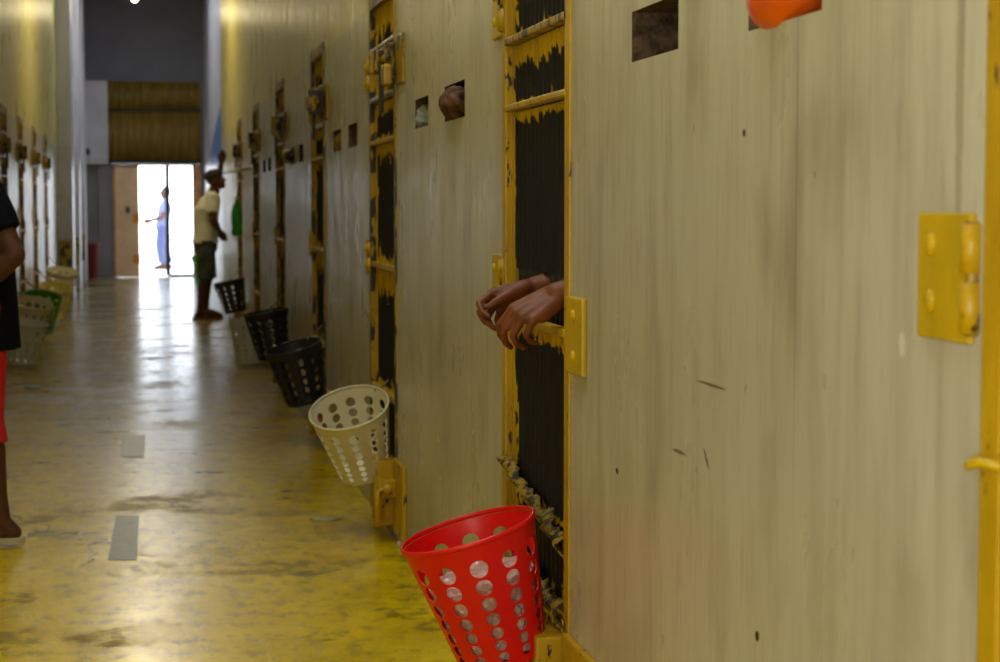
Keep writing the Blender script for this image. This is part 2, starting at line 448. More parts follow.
# the gate
gt = empty('metal_gate', (.15, EY, 0))
tag(gt, 'tan steel gate at the end of the corridor standing open on white daylight', 'gate')
tan = simple('tan_gate_paint', lin(236, 200, 156), .5, 0, .12, 2)
org = simple('orange_paint', lin(230, 140, 30), .5)
bm = bmesh.new(); box(bm, (-.56, EY-.06, .004), (-.14, EY-.02, 2.0), .005); obj('leaf', bm, tan, gt)
for z in (.24, .98):
    bm = bmesh.new(); box(bm, (-.25, EY-.068, z), (-.13, EY-.055, z+.17), .004); obj('hinge_patch', bm, org, gt)
bm = bmesh.new(); box(bm, (-.37, EY-.10, 1.15), (-.31, EY-.06, 1.27), .008); obj('lock', bm, M['dark_steel'], gt)
bm = bmesh.new(); box(bm, (-.60, EY-.08, 0), (-.56, EY, 2.028)); box(bm, (.81, EY-.08, 0), (.97, EY, 2.028)); box(bm, (-.6, EY-.08, 2.0), (.97, EY, 2.028)); obj('frame', bm, simple('rusty_tan_frame', lin(190, 136, 90), .5, 0, .25, 5), gt)
bm = bmesh.new(); box(bm, (.325, EY-.06, .02), (.405, EY-.01, 2.0)); box(bm, (.385, EY-.06, .0), (.81, EY-.02, .05)); obj('centre_post', bm, M['dark_steel'], gt)
bm = bmesh.new(); tube(bm, [(.39, EY-.03, .30), (.81, EY-.03, .62)], .008); tube(bm, [(.39, EY-.03, .62), (.60, EY-.03, .80)], .006); obj('brace', bm, simple('pale_brace', lin(180, 150, 120), .5), gt)
bm = bmesh.new(); box(bm, (.84, EY-.12, 1.0), (.96, EY-.08, 1.2), .008); obj('latch_box', bm, M['dark_steel'], gt)

# dark red bin in the alcove beside the gate
bm = bmesh.new()
rings(bm, [[V((-1.02+q*math.cos(2*pi*k/20), EY-.5+q*math.sin(2*pi*k/20), z)) for k in range(20)] for z, q in ((.0, .14), (.02, .15), (.56, .185), (.58, .20), (.62, .20), (.63, .185), (.55, .17), (.05, .13))])
rb = tag(obj('waste_bin', bm, simple('dark_red_plastic', lin(110, 20, 34), .5), None, True), 'dark red bin in the grey alcove beside the far gate', 'bin')
# dark lamp on the pale partition
bm = bmesh.new(); ellipsoid(bm, (-1.08, EY-.32, 2.24), (.10, .07, .06)); box(bm, (-1.16, EY-.29, 2.18), (-1.0, EY-.245, 2.30), .01)
tag(obj('wall_lamp', bm, M['dark_steel'], None, True), 'small dark fitting mounted on the pale wall beside the corrugated sheeting', 'lamp')

# ---------------------------------------------------------------- cell doors
class Side:
    def __init__(s, x, sg): s.x, s.sg = x, sg           # sg: direction from the corridor into the wall
    def b(s, bm, y0, y1, d0, d1, z0, z1, bev=0):          # d: depth, negative = sticks out into the corridor
        xa, xb = s.x+s.sg*d0, s.x+s.sg*d1
        box(bm, (min(xa, xb), y0, z0), (max(xa, xb), y1, z1), bev)
    def p(s, y, d, z): return V((s.x+s.sg*d, y, z))
R_, L_ = Side(DX, 1), Side(LX, -1)

def ribbed(sd, name, y0, y1, z0, z1, mat, parent, d=.026, pitch=.05, amp=.011, skip=()):
    bm = bmesh.new(); a = bm.loops.layers.uv.new('lt'); c = bm.loops.layers.uv.new('rb')
    n = max(8, int((y1-y0)/pitch*8)); fr = []; bk = []
    for i in range(n+1):
        y = y0+(y1-y0)*i/n; q = d-amp*abs(math.sin(pi*(y-y0)/pitch))*2+amp
        fr.append([bm.verts.new(sd.p(y, q, z)) for z in (z0, z1)]); bk.append([bm.verts.new(sd.p(y, q+.012, z)) for z in (z0, z1)])
    for i in range(n):
        bm.faces.new((fr[i][0], fr[i+1][0], fr[i+1][1], fr[i][1])); bm.faces.new((bk[i][0], bk[i][1], bk[i+1][1], bk[i+1][0]))
        bm.faces.new((fr[i][0], bk[i][0], bk[i+1][0], fr[i+1][0])); bm.faces.new((fr[i][1], fr[i+1][1], bk[i+1][1], bk[i][1]))
    for f in bm.faces:
        for l in f.loops:
            v = l.vert.co
            l[a].uv = (y1-v.y, z1-v.z); l[c].uv = (v.y-y0, v.z-z0)
    return obj(name, bm, mat, parent)

def hinge_plate(sd, y0, y1, z0, z1, parent, far=True):
    """welded leaf on the wall beside the jamb, with two weld blobs and a barrel"""
    bm = bmesh.new()
    sd.b(bm, y0, y1, -.009, 0, z0, z1, .003)
    yb = y0 if far else y1
    o = obj('hinge_plate', bm, M['yellow_solid'], parent)
    bm = bmesh.new()
    for z in (z0+(z1-z0)*.3, z0+(z1-z0)*.75):
        yy = y0+(y1-y0)*(.72 if far else .35)
        ellipsoid(bm, sd.p(yy, -.010, z), (.006, .012, .014), None, 10)
    obj('weld_bead', bm, M['yellow_solid'], o, True)
    bm = bmesh.new()
    zz = (z0+z1)/2
    tube(bm, [sd.p(yb, -.006, z0+.012), sd.p(yb, -.006, zz-.004)], .013, 12); tube(bm, [sd.p(yb, -.006, zz+.006), sd.p(yb, -.006, z1-.012)], .013, 12)
    obj('barrel', bm, M['yellow'], o, True)
    bm = bmesh.new(); tube(bm, [sd.p(yb, -.005, z0+.010), sd.p(yb, -.005, z1-.010)], .009, 8); obj('pin', bm, M['yellow_old'], o, True)

def torn_strip(sd, y0, y1, za, zb, parent):
    """bent, ragged edge of cut metal running across the door"""
    bm = bmesh.new(); n = 46; rng = random.Random(int(za*1000))
    rows = []
    for i in range(n+1):
        t = i/n; y = y1+(y0-y1)*t; z = za+(zb-za)*t
        out = .018+.014*rng.random()+.008*math.sin(i*.7); up = .012+.014*rng.random()
        a = sd.p(y, .02, z-.035-.01*rng.random()); b = sd.p(y, -.006, z-.012); c = sd.p(y+rng.uniform(-.006, .006), -out, z+up); d = sd.p(y+rng.uniform(-.01, .01), -out+.018+.012*rng.random(), z+up+.018*rng.random())
        rows.append([bm.verts.new(p) for p in (a, b, c, d)])
    for a, b in zip(rows, rows[1:]):
        for k in range(3): bm.faces.new((a[k], b[k], b[k+1], a[k+1]))
    o = obj('torn_flange', bm, M['torn'], parent, True)
    s = o.modifiers.new('thickness', 'SOLIDIFY'); s.thickness = .005
    return o

def bottom_latch(sd, y0, z0, z1, parent, w=.26):
    """heavy box bolt low on the near jamb"""
    bm = bmesh.new()
    sd.b(bm, y0-w, y0+.02, -.018, 0, z0, z1, .005)
    o = obj('latch_plate', bm, M['yellow'], parent)
    bm = bmesh.new()
    sd.b(bm, y0+.02, y0+.20, -.075, .0, z0+.02, z1-.01, .006)
    obj('latch_box', bm, M['yellow'], o)
    bm = bmesh.new()
    m = z0+(z1-z0)*.62
    tube(bm, [sd.p(y0+.10, -.05, m), sd.p(y0-.10, -.05, m)], .02, 12)
    tube(bm, [sd.p(y0-.07, -.05, m), sd.p(y0-.07, -.085, m-.01), sd.p(y0-.07, -.085, z0+.03)], .013, 10)
    obj('bolt', bm, M['yellow'], o, True)
    bm = bmesh.new()
    for q in (.06, -.05): sd.b(bm, y0+q-.02, y0+q+.02, -.085, -.015, m-.035, m+.035, .008)
    obj('bolt_keeper', bm, M['yellow'], o)

DN = [0]
def cell_door(sd, y0, y1, label, bays, bars, seed, fm='yellow', hinges=(), near_plates=(), lock=None, lug=.09, latch=None, torn=(), lab=None, low_bay=True):
    DN[0] += 1
    d = empty('door_%d' % DN[0], sd.p((y0+y1)/2, 0, 0)); tag(d, label, 'door', None, 'structure')
    bm = bmesh.new()
    w = .05
    sd.b(bm, y1-w, y1, -.006, .06, 0, DTOP, .004); sd.b(bm, y0, y0+w, -.006, .06, 0, DTOP, .004); sd.b(bm, y0+w, y1-w, -.006, .06, DTOP-.06, DTOP, .004)
    sd.b(bm, y0+w, y1-w, -.004, .06, 0, .04)
    sd.b(bm, y0+w, y0+w+.014, .012, .06, .04, DTOP-.06); sd.b(bm, y1-w-.014, y1-w, .012, .06, .04, DTOP-.06)
    obj('frame', bm, M[fm], d)
    for k, (za, zb, t, bt, lf, rt, amp) in enumerate(bays):
        ribbed(sd, 'ribbed_panel', y0+w+.01, y1-w-.01, za, zb, panel_mat(t, bt, lf, rt, amp, seed+k), d)
    for z, mt, r in bars:
        bm = bmesh.new(); sd.b(bm, y0+w-.01, y1-w+.01, -.008, .02, z-r*.7, z+r*.7, .004); obj('crossbar', bm, M[mt], d)
    for z in hinges: hinge_plate(sd, y1-.01, y1+.13, z-.075, z+.075, d, True)
    for z in near_plates:
        bm = bmesh.new(); sd.b(bm, y0-.155, y0+.005, -.012, 0, z-.085, z+.085, .004); o = obj('strike_plate', bm, M['yellow_solid'], d)
        bm = bmesh.new()
        for q in (-.045, .045): ellipsoid(bm, sd.p(y0-.075, -.013, z+q), (.007, .016, .014), None, 10)
        obj('weld_bead', bm, M['yellow_solid'], o, True)
    if lock:
        z = lock
        bm = bmesh.new()
        sd.b(bm, y0-.25, y0-.06, -.012, 0, z-.10, z+.08, .004)
        o = obj('lock_plate', bm, M['yellow_old'], d)
        bm = bmesh.new(); sd.b(bm, y0-.045, y0-.025, -lug, -.005, z-.07, z+.06, .005); obj('lug', bm, M['yellow_old'], o)
        bm = bmesh.new(); sd.b(bm, y0+.06, y0+.36, -.03, -.006, z-.085, z+.06, .006); obj('bolt_case', bm, M['yellow_old'], o)
        bm = bmesh.new(); tube(bm, [sd.p(y0+.30, -.045, z), sd.p(y0-.10, -.045, z)], .017, 10); obj('bolt', bm, M['yellow_old'], o, True)
        for q in (.24, .08):
            bm = bmesh.new(); sd.b(bm, y0+q-.025, y0+q+.025, -.075, -.01, z-.04, z+.04, .006); obj('bolt_keeper', bm, M['yellow_old'], o)
        bm = bmesh.new(); sd.b(bm, y0-.02, y0+.03, -.065, -.05, z-.20, z-.02, .004); obj('hasp_strap', bm, M['dark_steel'], o)
    for za, zb in torn: torn_strip(sd, y0+w, y1-w, za, zb, d)
    if latch: bottom_latch(sd, y0, latch[0], latch[1], d)
    return d

def padlock(sd, y, d, z, label, group=None):
    r = empty('padlock', sd.p(y, d, z-.1)); tag(r, label, 'padlock')
    bm = bmesh.new(); sd.b(bm, y-.038, y+.038, d-.016, d+.016, z-.085, z-.012, .008); obj('lock_body', bm, M['brass'], r)
    bm = bmesh.new(); tube(bm, [sd.p(y+.025*math.cos(a), d, z-.012+(.03 if 0 < a < pi else 0)+.025*math.sin(a)) for a in [0]+[pi*k/10 for k in range(11)]+[pi]][0:13], .006, 8); obj('shackle', bm, M['bare_steel'], r, True)
    return r

# door nearest the camera: only its far jamb and hinge are in the picture
cell_door(R_, *doors_r[0], 'yellow steel cell door whose jamb and hinge stand beside the wide beige wall', [(.05, .53, .05, .03, .02, .02, .08), (.53, 1.0, .08, .02, .02, .02, .1), (1.0, 1.53, .05, .02, .02, .02, .1), (1.53, 1.92, .08, .03, .02, .02, .1), (1.92, 2.09, .1, .03, .02, .02, .1)],
          [(1.0, 'yellow', .016), (1.53, 'yellow', .012), (1.92, 'yellow', .014), (.53, 'yellow', .016)], 30, hinges=(), lock=1.8, latch=(.05, .33))
d0 = bpy.data.objects['door_1']
hinge_plate(R_, on_x(976, 280, DX)[1], on_x(924, 280, DX)[1], 1.122, 1.272, d0, True)
bm = bmesh.new()       # round weld ring on the jamb
tube(bm, [R_.p(YR(2.115)+.031*math.cos(a), -.004+.022*math.sin(a), .992+.004*math.sin(2*a)) for a in [2*pi*k/16 for k in range(17)]], .006, 8); obj('tie_wire', bm, M['yellow_solid'], d0, True)
# door with the hands
cell_door(R_, *doors_r[1], 'tall yellow barred cell door with dark ribs that two hands reach out of',
          [(.05, .345, .12, .06, .05, .10, .12), (.345, .53, .0, .01, .02, .11, .07), (.53, .985, .035, .01, .03, .03, .09), (1.118, 1.522, .02, -.2, .012, .006, .05), (1.546, 1.694, .05, .0, .014, .006, .07), (1.718, 1.905, .055, .0, .02, .01, .09), (1.93, 2.09, .02, .02, .03, .02, .1)],
          [(.992, 'yellow', .014), (1.534, 'yellow', .012), (1.706, 'yellow_old', .014), (1.918, 'yellow', .013)], 3, hinges=(1.075, 1.80), near_plates=(.995,), torn=((.60, .49), (.385, .335)), latch=(.04, .315))
d1 = bpy.data.objects['door_2']
WR, WL = on_x(531, 289, DX-.012), on_x(557, 294, DX-.005)
bm = bmesh.new()       # vertical rods across the slot the arms pass through
y = doors_r[1][0]+.075
while y < doors_r[1][1]-.06:
    if not (abs(y-WL.y) < .050 or abs(y-WR.y) < .038): tube(bm, [(DX+.036, y, .97), (DX+.036, y, 1.16)], .013, 10)
    y += .05
obj('slot_bar', bm, panel_mat(-1, -1, -1, -1, 0, 0), d1, True)
# strip of bright paint along the far jamb, and grating left in the lowest bay
bm = bmesh.new()
for k in range(7): R_.b(bm, YR(4.31)+k*.05, YR(4.325)+k*.05, -.006, .012, .05, .32, .003)
R_.b(bm, YR(4.29), YR(4.64), -.008, .014, .315, .335, .003)
obj('low_grating', bm, M['yellow'], d1)
# second door with padlock
std = lambda s: [(.05, .53, .03, .02, .08, .06, .10), (.53, 1.03, .10, .03, .05, .03, .12), (1.045, 1.53, .05, .03, .06, .012, .10), (1.55, 1.70, .05, .01, .04, .02, .06), (1.73, 1.905, .4, .05, .02, .02, .12), (1.93, 2.09, .11, .0, .05, .02, .12)]
sb = [(1.038, 'yellow', .014), (1.54, 'yellow', .012), (1.716, 'bare_steel', .014), (1.918, 'bare_steel', .012), (.53, 'yellow', .016)]
labs = ['yellow cell door with padlock and pale basket hung on its foot', 'narrow yellow cell door second behind the padlocked one, large-holed black basket at its foot',
        'dark narrow cell door above the middle black basket', 'dark cell door beyond which the floor-standing pale basket rests', 'farthest yellow-edged cell door where the man in shorts reaches up']
for i, (a, b) in enumerate(doors_r[2:]):
    cell_door(R_, a, b, labs[i], std(0), sb, 7+3*i, fm='yellow_old', hinges=(1.065, 1.83), lock=1.83, lug=.09 if i else .05, latch=(.04, .32), near_plates=() if i else ())
padlock(R_, on_x(388, 66, DX-.09)[1], -.095, on_x(388, 61, DX-.09)[2], 'brass padlock with steel shackle on the yellow door beside the stuffed hole')
llabs = ['leftmost dark cell door, beside the person in black', 'second cell door from the left edge of the photo', 'third cell door from the left edge, behind the green basket', 'cell door on the far left wall nearest the pale columns']
for i, (a, b) in enumerate(doors_l):
    cell_door(L_, a, b, llabs[i], std(0), sb, 20+3*i, fm='yellow_old', hinges=(1.065,), lock=1.80, latch=(.04, .32), near_plates=(1.18,))

# ---------------------------------------------------------------- things stuffed in the wall holes
def lump(c, rad, amp, freq, seed, sub=4):
    bm = bmesh.new(); bmesh.ops.create_icosphere(bm, subdivisions=sub, radius=1)
    for v in bm.verts:
        n = v.co.normalized(); q = 1+amp*(mnoise.noise(n*freq+V((seed, 0, 0)))+.5*abs(mnoise.noise(n*freq*2.3+V((0, seed, 0)))))
        v.co = V((n.x*rad[0]*q, n.y*rad[1]*q, n.z*rad[2]*q))+V(c)
    return bm
hz = 1.605
def stuffed(name, label, cat, x, y, X, rad, amp, fr, seed, mat):
    tag(obj(name, lump(on_x(x, y, X), rad, amp, fr, seed), mat, None, True), label, cat)
stuffed('orange_bag', 'shiny orange bundle bulging out of the hole at the top of the beige wall', 'bag', 790, -2, DX+.03, (.06, .105, .054), .06, 1.5, 1, simple('orange_plastic', lin(226, 92, 8), .35, 0, .12, 8))
stuffed('teal_cloth', 'dark teal cloth wedged beside the orange bundle in the wall hole', 'cloth', 757, 18, DX+.05, (.03, .045, .045), .15, 3, 5, simple('teal_cloth', lin(40, 66, 72), .8))
stuffed('grey_rag', 'dark grey rag stuffed in the square wall hole next to the tall barred door', 'rag', 668, 36, DX+.12, (.05, .12, .044), .22, 4, 8, simple('dark_grey_cloth', lin(62, 50, 46), .9, 0, .5, 40, .3, .5))
stuffed('cloth_bundle', 'maroon and beige cloth bundle sticking out of the stained hole above the pale basket', 'bundle', 455, 102, DX+.0, (.04, .165, .048), .2, 2.6, 11, simple('maroon_cloth', lin(92, 66, 54), .9, 0, .75, 22, .2, .3))
stuffed('paper_wad', 'pale blue crumpled paper plugging the hole beside the padlocked door', 'paper', 423, 119, DX+.035, (.035, .15, .052), .14, 2.5, 15, simple('pale_blue_paper', lin(150, 162, 166), .8, 0, .15, 20))
t = tag(obj('yellow_plug', lump((DX+.03, YR(9.45), 1.598), (.04, .16, .045), .2, 4, 19), simple('ochre_cloth', lin(150, 120, 40), .8, 0, .3, 12), None, True), 'ochre plug in the small hole close to the narrow door behind the padlocked one', 'plug')
t = tag(obj('ochre_wad', lump((DX-.02, YR(12.34), 1.60), (.05, .14, .046), .12, 4, 23), M['yellow_old'], None, True), 'yellowish lump in the farther dark hole beyond the narrow yellow door', 'wad')

# ---------------------------------------------------------------- baskets
def basket(top, bot, r0, r1, cols, rows, mat, label, ratio=.92, fill=.88, holes_top=.19, rot=0, group=None, cord=None, thick=.002):
    top, bot = V(top), V(bot)
    ax = (top-bot); H = ax.length; ax.normalize()
    root = empty('basket', bot); tag(root, label, 'basket', group)
    u = V((0, 1, 0)); u = (u-ax*u.dot(ax)).normalized(); w = ax.cross(u)
    def P(th, v): # v 0 top .. 1 bottom
        r = r0+(r1-r0)*v
        return top-ax*(H*v)+(u*math.cos(th)+w*math.sin(th))*r
    bm = bmesh.new()
    hs = [ratio**k for k in range(rows)]; tot = sum(hs); span = .95-holes_top
    vs = [holes_top]
    for h in hs: vs.append(vs[-1]+span*h/tot)
    q = 4
    per = [(-1+2*i/q, -1) for i in range(q)]+[(1, -1+2*i/q) for i in range(q)]+[(1-2*i/q, 1) for i in range(q)]+[(-1, 1-2*i/q) for i in range(q)]
    for j in range(rows):
        va, vb = vs[j], vs[j+1]; vm = (va+vb)/2
        dth = 2*pi/cols; rr = (r0+(r1-r0)*vm)
        rad = min(fill*(vb-va)*H/2, .46*rr*dth)
        for i in range(cols):
            tc = (i+.5)*dth+rot
            outer = [bm.verts.new(P(tc+x*dth/2, vm+y*(vb-va)/2)) for x, y in per]
            ring = []
            for x, y in per:
                a = math.atan2(y, x)
                ring.append(bm.verts.new(P(tc+math.cos(a)*rad/rr, vm+math.sin(a)*rad/H)))
            for k in range(16):
                bm.faces.new((outer[k], outer[(k+1) % 16], ring[(k+1) % 16], ring[k]))
    n = cols*q
    def band(va, vb):
        for i in range(n):
            a, b = rot+2*pi*i/n, rot+2*pi*(i+1)/n
            bm.faces.new([bm.verts.new(P(x, y)) for x, y in ((a, va), (b, va), (b, vb), (a, vb))])
    band(.02, holes_top*.55); band(holes_top*.55, holes_top); band(vs[-1], 1)
    c = bm.verts.new(bot)
    for i in range(n):
        bm.faces.new((bm.verts.new(P(rot+2*pi*i/n, 1)), bm.verts.new(P(rot+2*pi*(i+1)/n, 1)), c))
    bmesh.ops.remove_doubles(bm, verts=bm.verts[:], dist=2e-4)
    o = obj('wall', bm, mat, root, True); o.name = 'perforated_shell'
    s = o.modifiers.new('thickness', 'SOLIDIFY'); s.thickness = thick; s.offset = 1
    e = o.modifiers.new('crisp_edges', 'EDGE_SPLIT'); e.split_angle = .7
    bm = bmesh.new()
    prof = [(-.001, .006), (.003, .006), (.0048, .002), (.0045, -.006), (.002, -.006), (.0, .0)]
    R = []
    for i in range(49):
        th = 2*pi*i/48
        R.append([top+ax*dz+(u*math.cos(th)+w*math.sin(th))*(r0+dr) for dr, dz in prof])
    vv = [[bm.verts.new(p) for p in r] for r in R[:-1]]
    m = len(prof)
    for i in range(48):
        for k in range(m):
            bm.faces.new((vv[i][k], vv[(i+1) % 48][k], vv[(i+1) % 48][(k+1) % m], vv[i][(k+1) % m]))
    obj('rim', bm, mat, root, True)
    if cord:
        bm = bmesh.new(); a = V(cord)
        e = top+(a-top).normalized()*r0
        mid = (a+e)/2+V((0, 0, -.01))
        tube(bm, [a, mid, e, e-ax*.03], .005, 8); obj('hanging_cord', bm, M['cord'], root, True)
    return root
M['cord'] = simple('grubby_cord', lin(130, 116, 80), .9)
def plastic(n, c, r=.38, sss=.0, tr=0): return simple(n, c, r, 0, .05, 6, .5, 0, 0, sss)
red = plastic('red_plastic', lin(238, 10, 16), .36)
wht = plastic('cream_plastic', lin(226, 220, 192), .42)
blk = plastic('black_plastic', (.012, .012, .014, 1), .4)
grn = plastic('green_plastic', lin(70, 150, 20), .42)
crm = plastic('yellowish_cream_plastic', lin(226, 216, 142), .45)
gry = plastic('grey_white_plastic', lin(216, 216, 200), .45)

def bk(rim, bot, Y, dY, r0, r1, *a, **k):
    t = px(rim[0], rim[1], Y); b = px(bot[0], bot[1], Y+dY)
    b.z = max(b.z, .006)
    if 'cord' in k and k['cord']: k['cord'] = (k['cord'][0], YR(k['cord'][1]) if k['cord'][0] > 0 else YL(k['cord'][1]), k['cord'][2])
    return basket(t, b, r0, r1, *a, **k)
bk((468, 531), (504, 656), 4.37, .035, .156, .102, 12, 7, red, 'bright red perforated plastic basket hung on the tall barred door', cord=(DX-.004, 4.40, .575), rot=.15, holes_top=.115, ratio=.91, fill=.88)
bk((349, 408), (365, 470), 7.27, .14, .153, .100, 12, 7, wht, 'cream white perforated basket hung at the foot of the padlocked yellow door', cord=(DX-.01, 7.4, .60), rot=.1, holes_top=.12, ratio=.9, fill=.85)
bk((293, 347), (307, 401), 9.95, .06, .152, .104, 11, 5, blk, 'nearest of the black perforated baskets, hung behind the cream white one', cord=(DX-.01, 10.2, .64), fill=.88, holes_top=.12, ratio=.93)
bk((266, 312), (274, 358), 12.6, .035, .150, .10, 11, 5, blk, 'middle black perforated basket, overlapping the largest black one', cord=(DX-.01, 13.2, .66), fill=.88, holes_top=.12, ratio=.93)
bk((247, 318), (251, 363), 15.4, .02, .15, .115, 12, 7, gry, 'pale basket standing low behind the middle black basket', fill=.82, holes_top=.14)
bk((229, 281), (236, 312), 18.0, .02, .150, .10, 11, 5, blk, 'farthest black perforated basket, beside the bare legs of the man in shorts', cord=(DX-.01, 19.0, .68), fill=.88, holes_top=.12, ratio=.93)
bk((201, 256), (203, 285), 25.2, .05, .13, .10, 12, 6, plastic('bright_green_plastic', lin(60, 190, 90), .4), 'small bright green basket just behind the man in patterned shorts', fill=.82, holes_top=.14)
bk((32, 303), (27, 340), 16.4, .1, .175, .13, 14, 6, wht, 'off-white perforated basket leaning by the left wall in front of the green one', fill=.85, holes_top=.14, cord=(LX+.01, 16.6, .6))
bk((27, 322), (22, 361), 15.2, .05, .165, .13, 14, 7, gry, 'greyish white basket lowest on the floor by the person in black', fill=.85, holes_top=.14)
bk((43, 296), (39, 331), 18.1, .1, .185, .13, 12, 6, grn, 'green plastic basket among the pale ones along the left wall', fill=.85, holes_top=.14, cord=(LX+.01, 18.6, .6))
bk((56, 287), (52, 316), 20.4, .1, .175, .13, 14, 6, crm, 'yellowish cream basket just behind the green basket', fill=.85, holes_top=.14, cord=(LX+.01, 20.9, .6))
bk((63, 271), (60, 300), 22.3, .1, .180, .12, 14, 6, wht, 'farthest pale basket on the left wall, beside the yellow-footed columns', fill=.85, holes_top=.14, cord=(LX+.01, 23.1, .7))

# crumpled clear bag inside the red basket
t = px(468, 531, 4.37); b = px(504, 656, 4.405)
c = t.lerp(b, .645); ax = (t-b).normalized(); bh = (t-b).length
bm = bmesh.new(); bmesh.ops.create_icosphere(bm, subdivisions=5, radius=1)
q = V((0, 0, 1)).rotation_difference(ax).to_matrix()
for v in bm.verts:
    n = v.co.normalized(); k = 1.0+.06*mnoise.noise(n*5)-.13*abs(mnoise.noise(n*9))
    zz = max(-1, min(1, n.z*1.25))*bh*.325
    lim = .156+(.102-.156)*(.645-zz/bh)-.010                # stays inside the cone of the basket
    rad = min(1, (n.x**2+n.y**2)**.5*1.5)*lim*min(k, 1)
    h = V((n.x, n.y, 0)); h = h.normalized() if h.length > 1e-4 else h
    v.co = q @ (h*rad+V((0, 0, zz+(k-1)*.12*n.z))) + c
bag = simple('crumpled_pinkish_plastic', lin(206, 174, 170), .22, 0, .2, 14, .7)
tag(obj('plastic_bag', bm, bag), 'crumpled whitish plastic bag filling the bright red basket', 'bag')

# green bottle hanging by the far lock
gb = empty('bottle', px(237, 236, 18.2)); tag(gb, 'green plastic bottle hanging beside the man in the cap', 'bottle')
c = px(237, 236, 18.2)
gm = simple('green_bottle_plastic', lin(50, 190, 60), .2, 0, .2, 10, .6)
bm = bmesh.new(); rings(bm, [[c+V((r*math.cos(2*pi*k/20), r*math.sin(2*pi*k/20), z)) for k in range(20)] for r, z in ((.03, 0), (.052, .01), (.054, .05), (.049, .09), (.054, .13), (.054, .22), (.04, .28), (.018, .325), (.016, .35))]); obj('flask', bm, gm, gb, True)
bm = bmesh.new(); tube(bm, [c+V((0, 0, .35)), c+V((0, 0, .375))], .019, 12); obj('cap', bm, simple('white_cap', (.7, .7, .7, 1)), gb)
bm = bmesh.new(); tube(bm, [c+V((0, 0, .33)), c+V((.01, -.02, .45)), V((DX-.005, c.y+.1, c.z+.58))], .005, 6); obj('hanging_cord', bm, M['cord'], gb, True)
# long white rod/shelf rail standing off the wall near the far man
bm = bmesh.new(); tube(bm, [V((DX-.13, YR(18.9), 1.62)), V((DX-.02, YR(17.3), 1.62))], .014, 10); tube(bm, [V((DX-.13, YR(18.9), 1.62)), V((DX-.002, YR(18.88), 1.62))], .012, 8); tube(bm, [V((DX-.02, YR(17.3), 1.62)), V((DX+.002, YR(17.28), 1.62))], .012, 8)
tag(obj('hand_rail', bm, simple('pale_rail', lin(190, 186, 170), .4), None, True), 'pale rod fixed across the wall beside the reaching man', 'rail')

# ---------------------------------------------------------------- small things on the floor
def scrap(name, label, cat, x, y, rad, col, seed):
    c = on_floor(x, y); c.z = rad[2]*.75
    return tag(obj(name, lump(c, rad, .45, 3.5, seed, 3), simple('litter', col, .5, 0, .2, 20), None, True), label, cat)
scrap('crumpled_paper', 'small white crumpled paper at the wall foot by the red basket', 'litter', 401, 547, (.012, .03, .016), lin(196, 200, 206), 3)
scrap('plastic_scrap', 'flat clear plastic scrap on the yellow floor below the cream white basket', 'litter', 325, 520, (.06, .05, .005), lin(190, 182, 120), 5)
scrap('blue_wrapper', 'bluish wrapper lying on the floor near the person in red shorts', 'litter', 33, 388, (.05, .08, .008), lin(130, 150, 170), 9)
def tape(name, label, x0, x1, x2, x3, ya, yb):
    bm = bmesh.new()
    P = lambda x, y: on_floor(x, y, .0012)
    a = [P(x0, ya), P(x1, ya), P(x2, yb), P(x3, yb)]
    v = [bm.verts.new(p) for p in a]; bm.faces.new(v)
    r = bmesh.ops.extrude_face_region(bm, geom=bm.faces[:])
    for e in r['geom']:
        if isinstance(e, bmesh.types.BMVert): e.co.z += .0015
    tag(obj(name, bm, M['tape']), label, 'tape')
M['tape'] = simple('grey_tape', lin(104, 106, 112), .4, 0, .4, 22)
tape('floor_tape', 'grey tape strip stuck on the yellow floor, the nearer one', 116, 139, 137, 108, 516, 560)
tape('floor_tape', 'faint grey tape strip farther up the floor in the bright reflection', 123, 145, 144, 121, 435, 457)

